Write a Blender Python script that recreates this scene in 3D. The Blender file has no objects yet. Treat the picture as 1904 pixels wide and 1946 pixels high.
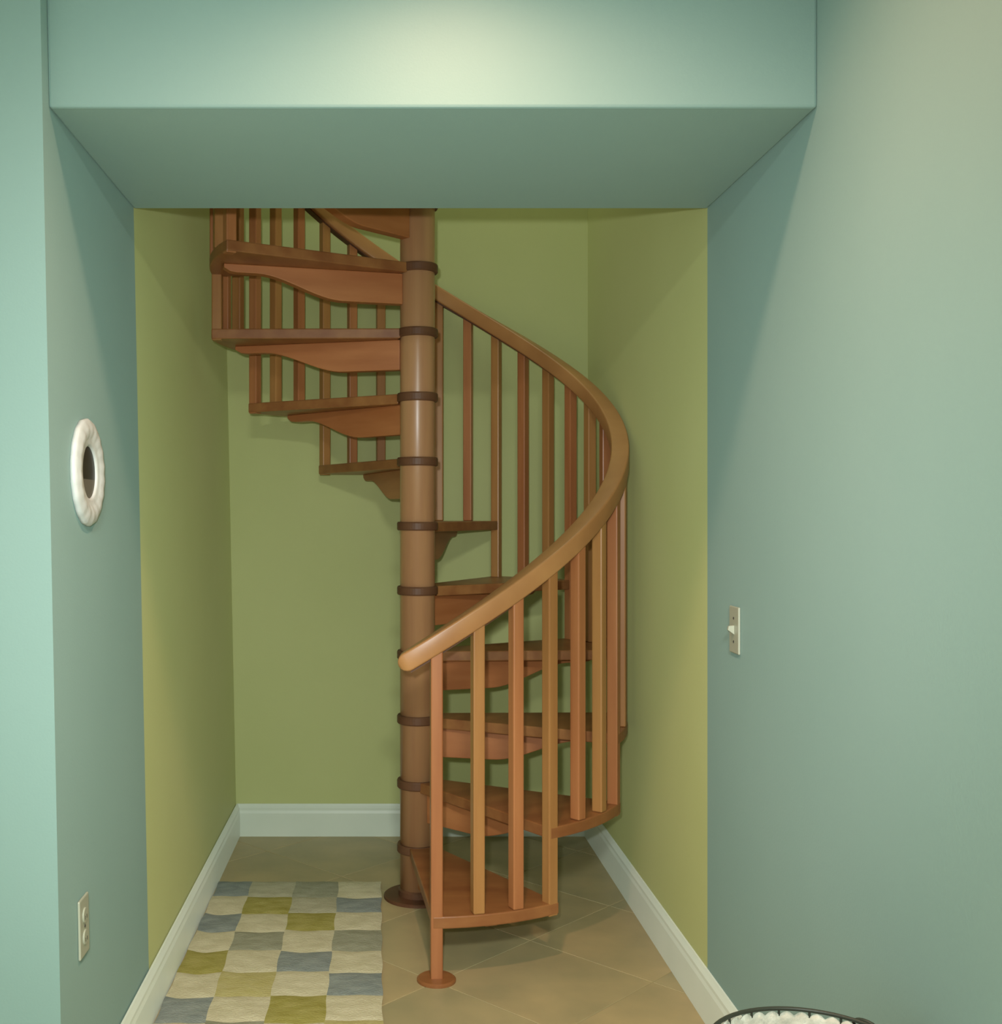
import bpy, bmesh, math, random
from mathutils import Vector, Matrix

S = bpy.context.scene
COL = S.collection
random.seed(7)
H = 1.4                                   # eye height in metres; most measures below are multiples of it

# ------------------------------------------------------------------ camera, world, lights, exposure
cd = bpy.data.cameras.new('camera')
cd.sensor_fit = 'HORIZONTAL'; cd.sensor_width = 36.0
cd.lens = 2116.5 / 1904 * 36.0
cd.shift_x = (952 - 740.3) / 1904
cd.shift_y = (976 - 973) / 1904
cam = bpy.data.objects.new('camera', cd); COL.objects.link(cam)
cam.location = (0, 0, H); cam.rotation_euler = (math.radians(90), 0, 0)
S.camera = cam

w = bpy.data.worlds.new('world'); S.world = w; w.use_nodes = True
w.node_tree.nodes['Background'].inputs[0].default_value = (0.84, 1.0, 1.02, 1)
w.node_tree.nodes['Background'].inputs[1].default_value = 0.75


def lamp(name, kind, loc, energy, color, rot=(0, 0, 0), **kw):
    d = bpy.data.lights.new(name, kind); d.energy = energy; d.color = color
    for k, v in kw.items():
        setattr(d, k, v)
    o = bpy.data.objects.new(name, d); COL.objects.link(o)
    o.location = loc; o.rotation_euler = rot
    return o


# recessed ceiling lamp just in front of the header, tilted a little into the hall
lamp('recessed_lamp', 'SPOT', (0.125, 1.93, 2.735), 98, (1.0, 0.58, 0.40),
     rot=(math.radians(-16), 0, 0), spot_size=math.radians(164), spot_blend=0.9, shadow_soft_size=0.05)
# the camera's own flash, up and to the left of the lens
lamp('camera_flash', 'SPOT', (-0.06, 0.0, H + 0.10), 178, (0.94, 1.0, 1.0),
     rot=(math.radians(89), 0, math.radians(-2)), spot_size=math.radians(72), spot_blend=1.0, shadow_soft_size=0.025)
# broad fill light added behind the camera for the hall and alcove
lamp('hall_fill', 'AREA', (0.1, -1.2, 2.70), 180, (0.95, 1.0, 0.90), shape='DISK', size=0.5)
# soft fill added at the head of the stairwell to lift the alcove walls
lamp('stairwell_fill', 'AREA', (0.1, 4.0, 4.25), 12, (0.88, 1.0, .80), shape='DISK', size=1.2)

S.view_settings.view_transform = 'Standard'
S.view_settings.look = 'None'
S.view_settings.gamma = 1.0
S.view_settings.use_curve_mapping = False
S.view_settings.exposure = 0.0


# ------------------------------------------------------------------ materials
def mat(name, c1, c2=None, rough=0.6, scale=8.0, stretch=(1, 1, 1), bump=0.0, bscale=60.0,
        spec=0.4, rnd=None, detail=4.0, coat=0.0, dr=0.0):
    m = bpy.data.materials.new(name); m.use_nodes = True
    nt = m.node_tree; N = nt.nodes; L = nt.links
    b = N['Principled BSDF']
    b.inputs['Roughness'].default_value = rough
    b.inputs['Specular IOR Level'].default_value = spec
    b.inputs['Coat Weight'].default_value = coat
    b.inputs['Diffuse Roughness'].default_value = dr
    tc = N.new('ShaderNodeTexCoord'); mp = N.new('ShaderNodeMapping')
    mp.inputs['Scale'].default_value = stretch
    L.new(tc.outputs['Object'], mp.inputs['Vector'])
    vec = mp.outputs['Vector']
    col = None
    if c2 is None:
        b.inputs['Base Color'].default_value = (*c1, 1)
    else:
        nz = N.new('ShaderNodeTexNoise'); nz.inputs['Scale'].default_value = scale
        nz.inputs['Detail'].default_value = detail
        if rnd is not None:
            oi = N.new('ShaderNodeObjectInfo'); ad = N.new('ShaderNodeVectorMath'); ad.operation = 'ADD'
            ml = N.new('ShaderNodeMath'); ml.operation = 'MULTIPLY'; ml.inputs[1].default_value = 37.0
            L.new(oi.outputs['Random'], ml.inputs[0])
            L.new(vec, ad.inputs[0]); L.new(ml.outputs[0], ad.inputs[1]); vec2 = ad.outputs[0]
        else:
            vec2 = vec
        L.new(vec2, nz.inputs['Vector'])
        rp = N.new('ShaderNodeValToRGB')
        rp.color_ramp.elements[0].position = 0.32; rp.color_ramp.elements[1].position = 0.68
        rp.color_ramp.elements[0].color = (*c1, 1); rp.color_ramp.elements[1].color = (*c2, 1)
        L.new(nz.outputs['Fac'], rp.inputs['Fac'])
        col = rp.outputs['Color']
        if rnd is not None:
            mx = N.new('ShaderNodeMix'); mx.data_type = 'RGBA'; mx.blend_type = 'MULTIPLY'
            mx.inputs['Factor'].default_value = 1.0
            if rnd == 'object':
                fac = oi.outputs['Color']
            else:
                r2 = N.new('ShaderNodeValToRGB')
                r2.color_ramp.elements[0].color = (*rnd[0], 1); r2.color_ramp.elements[1].color = (*rnd[1], 1)
                L.new(oi.outputs['Random'], r2.inputs['Fac']); fac = r2.outputs['Color']
            L.new(col, mx.inputs['A']); L.new(fac, mx.inputs['B'])
            col = mx.outputs['Result']
        L.new(col, b.inputs['Base Color'])
    if bump:
        n2 = N.new('ShaderNodeTexNoise'); n2.inputs['Scale'].default_value = bscale
        n2.inputs['Detail'].default_value = 3.0
        L.new(vec, n2.inputs['Vector'])
        bp = N.new('ShaderNodeBump'); bp.inputs['Strength'].default_value = bump
        bp.inputs['Distance'].default_value = 0.004
        L.new(n2.outputs['Fac'], bp.inputs['Height']); L.new(bp.outputs['Normal'], b.inputs['Normal'])
    return m


TEAL = mat('teal_paint', (0.246, 0.376, 0.342), (0.262, 0.391, 0.356), 0.55, 1.6, bump=.08, bscale=180, spec=.25, dr=0.35)
GREEN = mat('green_paint', (0.510, 0.545, 0.238), (0.535, 0.565, 0.258), 0.6, 1.8, bump=.08, bscale=180, spec=.2, dr=0.35)
WHITE = mat('white_ceiling_paint', (.72, .74, .70), rough=.8)
TRIM = mat('white_trim_paint', (.66, .72, .62), (.70, .75, .65), 0.4, 5, spec=.4, dr=.6)
WOOD = mat('oak_wood', (0.300, 0.124, 0.046), (0.420, 0.203, 0.079), 0.36, 9, (1.5, 1.5, .12), spec=.45,
           rnd='object')
RAILW = mat('handrail_wood', (0.389, 0.173, 0.062), (0.525, 0.257, 0.095), 0.34, 7, (.6, .6, .6), spec=.45)
POLEW = mat('pole_wood', (0.402, 0.196, 0.096), (0.524, 0.286, 0.133), 0.30, 10, (1.4, 1.4, .10), spec=.5)
TREADW = mat('tread_wood', (0.251, 0.097, 0.034), (0.357, 0.162, 0.056), 0.38, 9, (.5, 1.6, 1.6), spec=.4,
             rnd=((1.0, .92, .92), (1.04, 1.02, 1.0)))
BRACKW = mat('bracket_wood', (0.389, 0.141, 0.048), (0.505, 0.207, 0.076), 0.4, 7, (.35, 2, 2), spec=.4,
             rnd=((.95, .92, .92), (1.05, 1.0, 1.0)))
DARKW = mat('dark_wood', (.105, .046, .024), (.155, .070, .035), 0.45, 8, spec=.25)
SCREW = mat('dark_screw', (.05, .035, .025), rough=.4)
TILE = mat('beige_tile', (.40, .345, .195), (.53, .43, .235), 0.42, 4.5, bump=.15, bscale=14, spec=.35,
           rnd=((.97, 1.0, 1.0), (1.07, 1.03, 1.0)), detail=8)
GROUT = mat('grout', (.40, .335, .19), (.46, .385, .215), .6, 5)
PLASTIC = mat('ivory_plastic', (.47, .50, .40), rough=.35)
SLOT = mat('dark_slot', (.06, .06, .05), rough=.6)
FRAMEW = mat('white_frame', (.64, .68, .66), (.73, .76, .74), .5, 22, bump=.3, bscale=40)
GLASSD = mat('dark_glass', (.022, .019, .013), rough=.35, spec=.25)
GLASSG = mat('grey_glass', (.16, .145, .115), rough=.5, spec=.3)
WIRE = mat('dark_wire', (.035, .04, .028), rough=.45)
LACE = mat('cream_lace', (.44, .43, .35), (.66, .65, .55), .9, 55, bump=.8, bscale=90)


def cloth(name, a, b):
    return mat(name, a, b, .95, 16, (1, 2.2, 1), bump=.9, bscale=120, spec=.1)


RUGM = {'c': cloth('cream_cotton', (.65, .61, .41), (.77, .73, .52)),
        's': cloth('sage_cotton', (.34, .35, .25), (.44, .45, .34)),
        'b': cloth('blue_grey_cotton', (.26, .305, .295), (.36, .405, .385)),
        'o': cloth('olive_cotton', (.37, .34, .085), (.48, .44, .15)),
        'l': cloth('light_olive_cotton', (.54, .49, .20), (.62, .57, .28)),
        'p': cloth('pale_cotton', (.47, .46, .32), (.58, .57, .42))}
RUGB = cloth('rug_backing', (.36, .34, .24), (.42, .40, .30))


# ------------------------------------------------------------------ mesh helpers
def link(name, me, material, parent=None, loc=None, bevel=0.0, smooth=False, segs=2):
    o = bpy.data.objects.new(name, me); COL.objects.link(o)
    if material is not None and not me.materials:
        me.materials.append(material)
    if parent is not None:
        o.parent = parent
    if loc is not None:
        o.location = loc
    if smooth:
        for p in me.polygons:
            p.use_smooth = True
    if bevel:
        b = o.modifiers.new('bevel', 'BEVEL'); b.width = bevel; b.segments = segs
        b.limit_method = 'ANGLE'; b.angle_limit = math.radians(40)
    return o


def mesh(name, v, f):
    me = bpy.data.meshes.new(name); me.from_pydata([tuple(p) for p in v], [], f)
    bm = bmesh.new(); bm.from_mesh(me)
    bmesh.ops.recalc_face_normals(bm, faces=bm.faces[:]); bm.to_mesh(me); bm.free()
    me.update()
    return me


def box(name, x0, x1, y0, y1, z0, z1):
    v = [(x, y, z) for z in (z0, z1) for (x, y) in ((x0, y0), (x1, y0), (x1, y1), (x0, y1))]
    return mesh(name, v, [(0, 3, 2, 1), (4, 5, 6, 7), (0, 1, 5, 4), (1, 2, 6, 5), (2, 3, 7, 6), (3, 0, 4, 7)])


def prism(name, poly, z0, z1):
    n = len(poly)
    v = [(x, y, z0) for x, y in poly] + [(x, y, z1) for x, y in poly]
    return mesh(name, v, [tuple(range(n)), tuple(range(n, 2 * n))] +
                [(i, (i + 1) % n, n + (i + 1) % n, n + i) for i in range(n)])


def lathe(name, prof, n=32, closed=False):
    """revolve (r, z) points about Z; first and last points are capped unless closed"""
    v = []; f = []
    for r, z in prof:
        for i in range(n):
            a = 2 * math.pi * i / n
            v.append((r * math.cos(a), r * math.sin(a), z))
    m = len(prof)
    for k in range(m if closed else m - 1):
        k2 = (k + 1) % m
        for i in range(n):
            j = (i + 1) % n
            f.append((k * n + i, k * n + j, k2 * n + j, k2 * n + i))
    if not closed:
        f.append(tuple(range(n))); f.append(tuple(range((m - 1) * n, m * n)))
    return mesh(name, v, f)


def sweep(name, pts, r, n=8, cyc=False):
    """round tube through points"""
    v = []; f = []; m = len(pts)
    up = Vector((0, 0, 1))
    for k in range(m):
        a = pts[(k - 1) % m] if (cyc or k) else pts[k]
        b = pts[(k + 1) % m] if (cyc or k < m - 1) else pts[k]
        t = (Vector(b) - Vector(a)).normalized()
        s = t.cross(up)
        if s.length < 1e-4:
            s = t.cross(Vector((1, 0, 0)))
        s.normalize(); u = s.cross(t)
        for i in range(n):
            q = 2 * math.pi * i / n
            v.append(Vector(pts[k]) + s * (r * math.cos(q)) + u * (r * math.sin(q)))
    for k in range(m if cyc else m - 1):
        for i in range(n):
            j = (i + 1) % n; k2 = (k + 1) % m
            f.append((k * n + i, k * n + j, k2 * n + j, k2 * n + i))
    if not cyc:
        f += [tuple(range(n)), tuple(range((m - 1) * n, m * n))]
    return mesh(name, v, f)


def struct(o):
    o['kind'] = 'structure'
    return o


def thing(name, label, cat, loc):
    o = bpy.data.objects.new(name, None); COL.objects.link(o)
    o.location = loc; o['label'] = label; o['category'] = cat; o.empty_display_size = .1
    return o


# ------------------------------------------------------------------ the setting
YC, YF, YS, YB = 1.626 * H, 1.656 * H, 2.207 * H, 3.46 * H     # wall corner, header front, header back, back wall
ZS = 1.604 * H                                                  # underside of the header
ZC, ZT = 2.75, 4.3                                              # hall ceiling, top of the stairwell


def xl(z):                         # the left wall leans outwards a touch
    return (-0.475 - 0.020 * z / H) * H


def xr(y):                         # the right wall closes in a touch towards the back
    return (0.6545 - 0.0112 * y / H) * H


def wall_mesh(name, secs, zs, thick, fx, mats):
    """side wall made of bays along Y, each with its own paint"""
    me = bpy.data.meshes.new(name); v = []; f = []; mi = []
    for y in secs:
        for z in zs:
            x = fx(y, z); v += [(x, y, z), (x + thick, y, z)]
    nz = len(zs)
    idx = lambda i, j, s: (i * nz + j) * 2 + s
    for i in range(len(secs) - 1):
        for j in range(nz - 1):
            f.append((idx(i, j, 0), idx(i + 1, j, 0), idx(i + 1, j + 1, 0), idx(i, j + 1, 0))); mi.append(mats[i])
            f.append((idx(i, j, 1), idx(i + 1, j, 1), idx(i + 1, j + 1, 1), idx(i, j + 1, 1))); mi.append(mats[i])
        f.append((idx(i, nz - 1, 0), idx(i + 1, nz - 1, 0), idx(i + 1, nz - 1, 1), idx(i, nz - 1, 1))); mi.append(mats[i])
        f.append((idx(i, 0, 0), idx(i + 1, 0, 0), idx(i + 1, 0, 1), idx(i, 0, 1))); mi.append(mats[i])
    for i in (0, len(secs) - 1):
        for j in range(nz - 1):
            f.append((idx(i, j, 0), idx(i, j + 1, 0), idx(i, j + 1, 1), idx(i, j, 1))); mi.append(mats[min(i, len(mats) - 1)])
    me.from_pydata(v, [], f)
    me.materials.append(TEAL); me.materials.append(GREEN)
    for p, m in zip(me.polygons, mi):
        p.material_index = m
    bm = bmesh.new(); bm.from_mesh(me); bmesh.ops.recalc_face_normals(bm, faces=bm.faces[:]); bm.to_mesh(me); bm.free()
    return me


struct(link('wall_left', wall_mesh('wall_left', [YC, YS, YB], [0, ZT], -.13, lambda y, z: xl(z), [0, 1]), None))
struct(link('wall_right', wall_mesh('wall_right', [-2.4, YS, YB], [0, ZT], .13, lambda y, z: xr(y), [0, 1]), None))
struct(link('wall_back', box('wall_back', -.95, 1.1, YB, YB + .12, 0, ZT), GREEN))
# the end wall on the left that faces the hall
zz = [0, ZC]
v = [(xl(z) + dx, y, z) for z in zz for dx, y in ((0, YC), (-3.2, YC), (-3.2, YC + .12), (-.13, YC + .12))]
# stepped past the left wall's own thickness so the two only share a corner
v = [((xl(z) - .13) if abs(dx) < .2 else (xl(z) - 3.2), y, z) for z in zz for dx, y in ((0, YC), (-3.2, YC), (-3.2, YC + .12), (0, YC + .12))]
struct(link('wall_front', mesh('wall_front', v, [(0, 1, 2, 3), (4, 5, 6, 7), (0, 1, 5, 4), (1, 2, 6, 5), (2, 3, 7, 6), (3, 0, 4, 7)]), TEAL))

# dropped header between hall and stairwell
hv = []
for y in (YF, YS):
    for z in (ZS, ZT):
        hv += [(xl(z), y, z), (xr(y), y, z)]
hm = mesh('wall_header', hv, [(0, 1, 3, 2), (4, 5, 7, 6), (0, 1, 5, 4), (2, 3, 7, 6), (0, 2, 6, 4), (1, 3, 7, 5)])
struct(link('wall_header', hm, TEAL, bevel=.006))
struct(link('ceiling', box('ceiling', -3.9, 1.05, -2.4, YF, ZC, ZC + .1), WHITE))
struct(link('ceiling', box('ceiling', -.95, 1.1, YS, YB + .12, ZT, ZT + .1), WHITE))

# floor: grout bed with diagonal tiles laid in it
fl = struct(link('floor', box('floor', -3.9, 1.05, -2.4, YB + .1, -.08, -.002), GROUT))
TS = 0.3264 * H; DG = TS * math.sqrt(2)
A0, B0 = 1.8165 * H, 2.4755 * H                 # one joint of each direction: Y-X = A0, Y+X = B0


def clip(poly, fn):
    out = []
    for i in range(len(poly)):
        p, q = poly[i], poly[(i + 1) % len(poly)]
        a, b = fn(p), fn(q)
        if a >= 0: out.append(p)
        if (a >= 0) != (b >= 0):
            t = a / (a - b); out.append((p[0] + t * (q[0] - p[0]), p[1] + t * (q[1] - p[1])))
    return out


g = .0024
for i in range(-16, 10):
    for j in range(-16, 10):
        a0 = A0 + i * DG + g * 1.414; a1 = A0 + (i + 1) * DG - g * 1.414
        b0 = B0 + j * DG + g * 1.414; b1 = B0 + (j + 1) * DG - g * 1.414
        poly = [((b - a) / 2, (a + b) / 2) for a, b in ((a0, b0), (a1, b0), (a1, b1), (a0, b1))]
        left = lambda p: p[0] - (xl(0) + .002 if p[1] > YC else -2.2)
        cx_ = sum(p[0] for p in poly) / 4; cy_ = sum(p[1] for p in poly) / 4
        for fn in (lambda p: YB - .002 - p[1], lambda p: p[1] - 0.2, lambda p: xr(p[1]) - .002 - p[0]):
            poly = clip(poly, fn) if poly else poly
        if poly and cy_ > YC - .25:
            if cy_ > YC + .33 or cx_ > -.75:
                poly = clip(poly, lambda p: p[0] - xl(0) - .002)
            else:
                poly = clip(poly, lambda p: YC - .002 - p[1])
        if poly:
            poly = clip(poly, lambda p: p[0] + 2.2)
        if len(poly) < 3:
            continue
        c = (sum(p[0] for p in poly) / len(poly), sum(p[1] for p in poly) / len(poly))
        me = prism('tile', [(p[0] - c[0], p[1] - c[1]) for p in poly], 0, .004)
        link('tile', me, TILE, fl, (c[0], c[1], -.004 + random.uniform(-.0004, .0)), bevel=.0006, segs=1)

# baseboards: moulded profile (distance from wall, height)
BP = [(0, 0), (.016, 0), (.016, .100), (.013, .112), (.013, .122), (.008, .132), (.005, .139), (0, .139)]


def baseboard(name, p0, p1, nrm0, nrm1=None):
    n = len(BP); nrm1 = nrm1 or nrm0
    v = [(p0[0] + nrm0[0] * d, p0[1] + nrm0[1] * d, z) for d, z in BP] + \
        [(p1[0] + nrm1[0] * d, p1[1] + nrm1[1] * d, z) for d, z in BP]
    f = [tuple(range(n)), tuple(range(n, 2 * n))] + [(i, (i + 1) % n, n + (i + 1) % n, n + i) for i in range(n)]
    struct(link(name, mesh(name, v, f), TRIM))


baseboard('baseboard_left', (xl(0) + .0005, YC), (xl(0) + .0005, YB - .001), (1, 0), (1, -1))
baseboard('baseboard_back', (xl(0) + .001, YB - .0005), (xr(YB) - .001, YB - .0005), (1, -1), (-1, -1))
baseboard('baseboard_right', (xr(-2.4) - .0005, -2.4), (xr(YB) - .0005, YB - .001), (-1, 0), (-1, -1))
baseboard('baseboard_front', (xl(0) - 3.2, YC - .0005), (xl(0), YC - .0005), (0, -1))

# ------------------------------------------------------------------ spiral staircase
CX, CY = .0729 * H, 2.9074 * H
RB = .5225 * H                             # circle of the balusters
RR = .518 * H                              # circle of the handrail
P0, DP = 3.0, 9.8975                       # angle of the newel, angle between balusters (degrees)
H1, RISE = .197, .2344
TH = .037                                  # tread thickness
NT = 13
stair = thing('spiral_staircase', 'oak spiral staircase with square balusters and a curved handrail round one central pole',
              'staircase', (CX, CY, 0))


def at(phi, r, z=0):
    a = math.radians(phi)
    return Vector((r * math.sin(a), -r * math.cos(a), z))


def top(k):
    return H1 + RISE * (k - 1)


def rail_z(phi):
    return .722 * H + RISE * (phi - P0) / (3 * DP)


# centre pole, base plate and collars
RP = .0455 * H
link('pole', lathe('pole', [(RP, .008), (RP, 3.75)], 48), POLEW, stair, smooth=False)
for p in stair.children[0].data.polygons:
    p.use_smooth = len(p.vertices) == 4
link('base_plate', lathe('base_plate', [(.088 * H, 0), (.088 * H, .008), (.085 * H, .011), (.05 * H, .011), (.05 * H, .03), (.046 * H, .036)], 48), DARKW, stair)
cm = lathe('collar', [(RP - .002, -.030), (.0515 * H, -.030), (.0535 * H, -.026), (.0535 * H, -.004), (.0515 * H, .001), (RP - .002, .001)], 48, True)
for k in range(1, NT + 1):
    link('collar', cm, DARKW, stair, (0, 0, top(k)))


# treads, each with its curved bracket underneath
def tread_mesh():
    """tread 1 of the flight, top at z = 0"""
    pts = []
    a0, a1 = P0 - 1.0, P0 + 3 * DP + 1.6
    RO = RB + .019
    hub = .050 * H
    ea0, ea1 = P0 - 28, P0 + 3 * DP + 28
    n = 12
    pts += [at(ea0 + (ea1 - ea0) * i / n, hub) for i in range(n + 1)]
    pts += [at(a1 + (a0 - a1) * i / n, RO) for i in range(n + 1)]
    return prism('tread', [(p.x, p.y) for p in pts], -TH, 0)


def bracket_mesh():
    """curved support running out along X, top at z = 0"""
    N = 28; t = .021
    r0, r1 = RP - .002, .505 * H
    up = []; lo = []
    for i in range(N + 1):
        r = r0 + (r1 - r0) * i / N
        s = min(1, max(0, (r / H - .20) / (.425 - .20))); s = s * s * (3 - 2 * s)
        d = (.079 * (1 - s) + .021 * s) * H
        e = min(1, max(0, (r / H - .485) / .02))
        up.append((r, 0)); lo.append((r, -d * (1 - .55 * e)))
    prof = up + lo[::-1]; n = len(prof)
    v = [(x, -t, z) for x, z in prof] + [(x, t, z) for x, z in prof]
    f = [(i, i + 1, n - 2 - i, n - 1 - i) for i in range(N)] + [(n + i, n + i + 1, 2 * n - 2 - i, 2 * n - 1 - i) for i in range(N)]
    f += [(i, (i + 1) % n, n + (i + 1) % n, n + i) for i in range(n)]
    return mesh('support_bracket', v, f)


tm, bm_ = tread_mesh(), bracket_mesh()
for k in range(1, NT + 1):
    rot = 3 * DP * (k - 1)
    t = link('tread', tm, TREADW, stair, (0, 0, top(k)), bevel=.004)
    t.rotation_euler.z = math.radians(rot)
    b = link('support_bracket', bm_, BRACKW, t, (0, 0, -TH), bevel=.003)
    mid = P0 + 1.5 * DP
    b.rotation_euler.z = math.radians(mid - 90)

# balusters: two stand on each tread, the third joins it to the next tread
BW = .0130 * H
screw = lathe('screw', [(.006, 0), (.006, .002), (.003, .003)], 10)
meshes = {}


def bal_mesh(length):
    key = round(length, 3)
    if key not in meshes:
        meshes[key] = box('baluster', -BW, BW, -BW, BW, 0, length)
    return meshes[key]


LAST = 3 * NT
for i in range(0, LAST + 1):
    phi = P0 + DP * i
    if i == 0:
        z0 = .006
    else:
        k = (i - 1) // 3 + 1 if i % 3 else i // 3
        z0 = top(k) - (TH + .004 if i % 3 == 0 else -.0005)
    L = rail_z(phi) - .012 - z0
    p = at(phi, RB, z0)
    if i == 0:
        o = link('newel_post', box('newel_post', -BW, BW, -BW, BW, 0, L), WOOD, stair, p, bevel=.004)
        fo = link('floor_flange', lathe('floor_flange', [(.042 * H, 0), (.042 * H, .006), (.038 * H, .010), (.02 * H, .012)], 40), TREADW, o, (0, 0, -.006))
    else:
        o = link('baluster', bal_mesh(L), WOOD, stair, p, bevel=.004)
    o.rotation_euler.z = math.radians(phi)
    br_ = random.uniform(.94, 1.06)
    tone = (1.20, 1.02, 1.0) if i % 2 == 0 else (1.14, 1.16, .98)
    o.color = (tone[0] * br_, tone[1] * br_, tone[2] * br_, 1)
    if i % 3 == 0 and i:
        for dz in (.012, .030):
            s = link('screw', screw, SCREW, o, (BW, 0, dz)); s.rotation_euler = (0, math.radians(90), 0)

# handrail: rounded section carried up the helix
hw, hh, rc = .0222 * H, .0205 * H, .0065
sec = []
for sx, sz, a0 in ((1, 1, 0), (-1, 1, 90), (-1, -1, 180), (1, -1, 270)):
    for q in range(4):
        a = math.radians(a0 + 30 * q)
        sec.append((sx * (hw - rc) + rc * math.cos(a), sz * (hh - rc) + rc * math.sin(a)))
ns = len(sec)
v = []; f = []
PA, PB = P0 - 6.6, P0 + DP * LAST + 3
path = [(PA + (PB - PA) * i / 200, 1.0) for i in range(201)]
capn = [(PA - 2.1 * math.sin(math.radians(a)), math.cos(math.radians(a))) for a in (86, 70, 50, 30, 15)]
path = capn + path
for phi, sc in path:
    a = math.radians(phi)
    tan = Vector((RR * math.cos(a), RR * math.sin(a), RISE / math.radians(3 * DP))).normalized()
    rad = Vector((math.sin(a), -math.cos(a), 0))
    up = rad.cross(tan)
    if up.z < 0: up = -up
    c = at(phi, RR, rail_z(phi))
    for x, z in sec:
        v.append(c + rad * x * (.6 + .4 * sc) + up * z * sc)
for k in range(len(path) - 1):
    for i in range(ns):
        j = (i + 1) % ns
        f.append((k * ns + i, k * ns + j, (k + 1) * ns + j, (k + 1) * ns + i))
f += [tuple(range(ns)), tuple(range((len(path) - 1) * ns, len(path) * ns))]
rail = link('handrail', mesh('handrail', v, f), RAILW, stair, smooth=True)
rail.modifiers.new('split', 'EDGE_SPLIT').split_angle = math.radians(50)
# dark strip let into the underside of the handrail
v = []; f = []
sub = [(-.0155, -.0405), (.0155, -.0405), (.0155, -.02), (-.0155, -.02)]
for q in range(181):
    phi = P0 - 6.0 + (PB - P0 + 5) * q / 180
    for x, z in sub:
        v.append(at(phi, RR + x, rail_z(phi) + z))
for k in range(180):
    for i in range(4):
        j = (i + 1) % 4
        f.append((k * 4 + i, k * 4 + j, (k + 1) * 4 + j, (k + 1) * 4 + i))
f += [(0, 1, 2, 3), (720, 721, 722, 723)]
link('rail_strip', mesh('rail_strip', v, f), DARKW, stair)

# ------------------------------------------------------------------ patchwork rug
RY0, ROWH = 3.010 * H, .1185 * H
rug = thing('rug', 'patchwork runner rug of cream, olive and blue grey squares beside the staircase', 'rug', (-.24 * H, 2.4 * H, 0))
ro = Vector(rug.location)


def rcol(c, y):
    """X of column line c at depth y (the runner lies slightly askew)"""
    s = (RY0 - y) / H * .0115
    return ((-.4605, -.371, -.2535, -.137, -.023)[c] + (s if c else 0)) * H


NR = 11
rows = ['bpsc', 'cocb', 'bcoc', 'csps', 'ocbc', 'clcb', 'bcoc', 'cscl', 'obcb', 'cpcc', 'bcoc']
rows[1] = 'copb'; rows[3] = 'cscs'
seam = {}
for c in range(4):
    for r in range(NR + 1):
        seam[c, r] = (random.uniform(-.010, .010) if 0 < r < NR else 0, random.uniform(-.016, .002) if 0 < r else 0,
                      random.uniform(0, 6.28))
    seam[0, 4] = (.004, -.022, 1); seam[0, 2] = (0, -.02, 2); seam[0, 3] = (.004, -.02, 2)


def sy(c, r, u):
    off, sag, ph = seam[c, r]
    return RY0 - r * ROWH + off + sag * math.sin(math.pi * u) + .0025 * math.sin(9 * u + ph)


pad = [(rcol(0, RY0) + .004, RY0 - .006), (rcol(4, RY0) - .004, RY0 - .006), (rcol(4, RY0 - NR * ROWH) - .004, RY0 - NR * ROWH + .006), (rcol(0, RY0 - NR * ROWH) + .004, RY0 - NR * ROWH + .006)]
link('backing', prism('backing', [(x - ro.x, y - ro.y) for x, y in pad], .0005, .006), RUGB, rug)
for r in range(NR):
    for c in range(4):
        n = 8
        v = []; f = []
        tt = random.uniform(0, 6)
        for a in range(n + 1):
            for b in range(n + 1):
                u, w_ = b / n, a / n
                y = sy(c, r, u) * (1 - w_) + sy(c, r + 1, u) * w_
                x = rcol(c, y) * (1 - u) + rcol(c + 1, y) * u
                edge = min(u, 1 - u, w_, 1 - w_) * n
                z = .0075 + .0035 * min(1, edge) ** .6 + .0016 * math.sin(5 * u + tt) * math.sin(6 * w_ + tt) * min(1, edge)
                x += .0022 * math.sin(31 * y + (c + u) * 2)
                v.append((x - ro.x, y - ro.y, z))
        for a in range(n):
            for b in range(n):
                q = a * (n + 1) + b
                f.append((q, q + 1, q + n + 2, q + n + 1))
        link('patch', mesh('patch', v, f), RUGM[rows[r][c]], rug, smooth=True)

# ------------------------------------------------------------------ round frame on the left wall
zc = 1.067 * H
lean = math.atan(.020)
fr = thing('round_frame', 'small round white frame with a dark centre hung on the teal left wall', 'wall decor',
           (xl(zc) + .001, 1.815 * H, zc))
fr.rotation_euler = (0, math.radians(90) - lean, 0)          # local Z points off the wall
prof = [(.060, .002), (.060, .009), (.065, .012), (.074, .0115), (.080, .014), (.092, .018), (.104, .0175), (.112, .014),
        (.118, .0125), (.122, .008), (.122, 0), (.112, 0)]
n = 72; fv = []; ff = []
for r_, z_ in prof:
    for i in range(n):
        a = 2 * math.pi * i / n
        k = 1 + (.007 * math.cos(18 * a) if r_ > .11 else 0)
        fv.append((r_ * k * math.cos(a), r_ * k * math.sin(a), z_ + (.0008 * math.cos(18 * a) if .078 < r_ < .115 else 0)))
m_ = len(prof)
for k in range(m_):
    for i in range(n):
        j = (i + 1) % n; k2 = (k + 1) % m_
        ff.append((k * n + i, k * n + j, k2 * n + j, k2 * n + i))
link('frame_ring', mesh('frame_ring', fv, ff), FRAMEW, fr, smooth=True)
# the centre: dark above, grey below (local -X is up)
ri = .061
circ = lambda a0, a1: [(ri * math.cos(math.radians(a0 + (a1 - a0) * i / 20)), ri * math.sin(math.radians(a0 + (a1 - a0) * i / 20))) for i in range(21)]
link('dark_pane', prism('dark_pane', circ(75, 285), .001, .006), GLASSD, fr)
link('grey_pane', prism('grey_pane', circ(-75, 75), .001, .006), GLASSG, fr)

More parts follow.
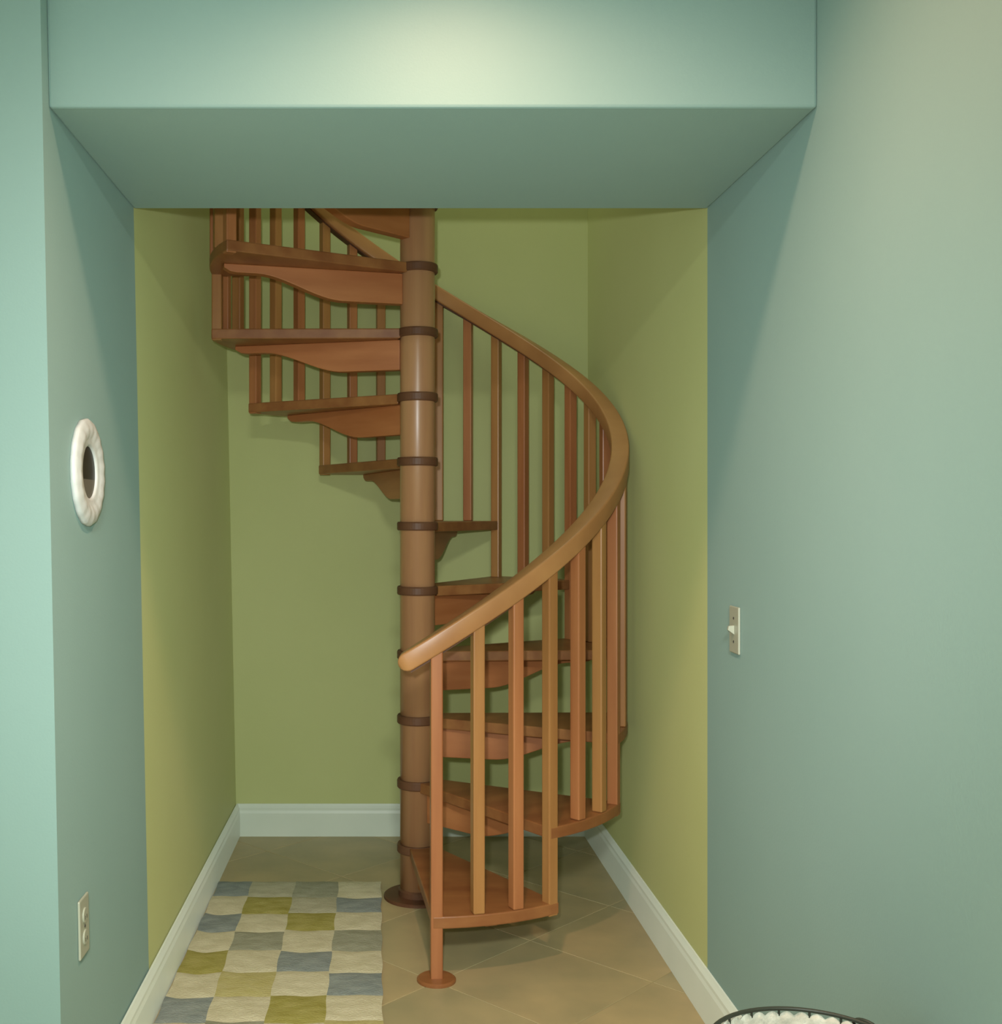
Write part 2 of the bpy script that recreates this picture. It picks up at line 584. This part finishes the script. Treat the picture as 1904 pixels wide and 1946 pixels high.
# ------------------------------------------------------------------ switch and socket
sw = thing('light_switch', 'ivory toggle light switch plate on the right wall', 'light switch', (xr(2.03 * H) - .0005, 2.03 * H, .788 * H))
sw.rotation_euler = (0, 0, math.atan(.0112))
pv = box('plate', -.006, 0, -.037, .037, -.060, .060)
link('plate', pv, PLASTIC, sw, bevel=.003)
tg = mesh('toggle', [(-.006, -.006, -.012), (-.006, .006, -.012), (-.006, .006, .012), (-.006, -.006, .012),
                     (-.022, -.0045, .000), (-.022, .0045, .000), (-.020, .0045, .010), (-.020, -.0045, .010)],
          [(0, 1, 2, 3), (4, 5, 6, 7), (0, 1, 5, 4), (1, 2, 6, 5), (2, 3, 7, 6), (3, 0, 4, 7)])
link('toggle', tg, PLASTIC, sw, bevel=.001)
for z in (-.030, .030):
    s = link('screw', lathe('plate_screw', [(.0035, 0), (.0035, .001), (.002, .0016)], 10), SLOT, sw, (-.006, 0, z))
    s.rotation_euler = (0, math.radians(-90), 0)

zo = .354 * H
so = thing('power_socket', 'white double power socket plate low on the left wall', 'power socket', (xl(zo) + .0005, 1.745 * H, zo))
so.rotation_euler = (0, -lean, 0)
link('plate', box('plate', 0, .006, -.036, .036, -.064, .064), PLASTIC, so, bevel=.003)
for z in (-.024, .024):
    rm = lathe('receptacle', [(.0165, 0), (.0165, .0022), (.015, .003)], 24)
    r_ = link('receptacle', rm, PLASTIC, so, (.006, 0, z)); r_.rotation_euler = (0, math.radians(90), 0)
    for y in (-.006, .006):
        link('slot', box('slot', 0, .0006, -.001, .001, -.004, .004), SLOT, r_, (0.004, y, .003)).rotation_euler = (0, math.radians(-90), 0)
s = link('screw', lathe('plate_screw', [(.0035, 0), (.0035, .001), (.002, .0016)], 10), SLOT, so, (.006, 0, 0)); s.rotation_euler = (0, math.radians(90), 0)

# ------------------------------------------------------------------ wire basket with a lace liner
bz, br = .40 * H, .1133 * H
bk = thing('wire_basket', 'dark wire basket with a scalloped cream lace liner by the right wall', 'basket', (.472 * H, 1.2373 * H, 0))
rim = [(br * math.cos(2 * math.pi * i / 56), br * math.sin(2 * math.pi * i / 56), bz) for i in range(56)]
link('rim', sweep('rim', rim, .0036, 8, True), WIRE, bk, smooth=True)
bb = .78
for z, fr_ in ((.006, bb), (.19, bb + .22 * .34), (.375, bb + .22 * .67)):
    link('hoop', sweep('hoop', [(br * fr_ * math.cos(2 * math.pi * i / 48), br * fr_ * math.sin(2 * math.pi * i / 48), z) for i in range(48)], .003, 6, True), WIRE, bk, smooth=True)
rib = sweep('rib', [(br * bb, 0, .006), (br * (bb + .11), 0, bz * .5), (br, 0, bz)], .0022, 6)
for i in range(20):
    o = link('rib', rib, WIRE, bk); o.rotation_euler.z = 2 * math.pi * i / 20
link('base', lathe('base', [(br * bb, .004), (br * bb, .008)], 32), WIRE, bk)
# liner: hangs inside, its scalloped edge gathered under the rim
n = 160; v = []; f = []
lv = [(.985, 0), (.965, -.012), (.950, -.03), (.935, -.06), (.90, -.14), (.80, -.40), (.74, -.535)]
for k, (rr, dz) in enumerate(lv):
    for i in range(n):
        a = 2 * math.pi * i / n
        sc = abs(math.sin(20 * a))
        z = bz - .003 + dz - ((.0075 * (1 - sc)) if k == 0 else 0)
        rad = br * rr * (1 + .005 * math.cos(40 * a) * (1 if k < 5 else .3))
        v.append((rad * math.cos(a), rad * math.sin(a), z))
for k in range(len(lv) - 1):
    for i in range(n):
        j = (i + 1) % n
        f.append((k * n + i, k * n + j, (k + 1) * n + j, (k + 1) * n + i))
f.append(tuple(range((len(lv) - 1) * n, len(lv) * n)))
ln = link('liner', mesh('liner', v, f), LACE, bk, smooth=True)
sol = ln.modifiers.new('thickness', 'SOLIDIFY'); sol.thickness = .002; sol.offset = 1
for ang in (40, 220):
    a = math.radians(ang)
    c = Vector((br * math.cos(a), br * math.sin(a), bz)); rd = Vector((math.cos(a), math.sin(a), 0)); tn = Vector((-math.sin(a), math.cos(a), 0))
    pts = [c + rd * (.006 - .004 * math.sin(q)) + tn * (.022 * math.cos(q)) + Vector((0, 0, -.008 + .012 * math.sin(q)))
           for q in [2 * math.pi * i / 24 for i in range(24)]]
    link('handle', sweep('handle', pts, .003, 6, True), WIRE, bk, smooth=True)
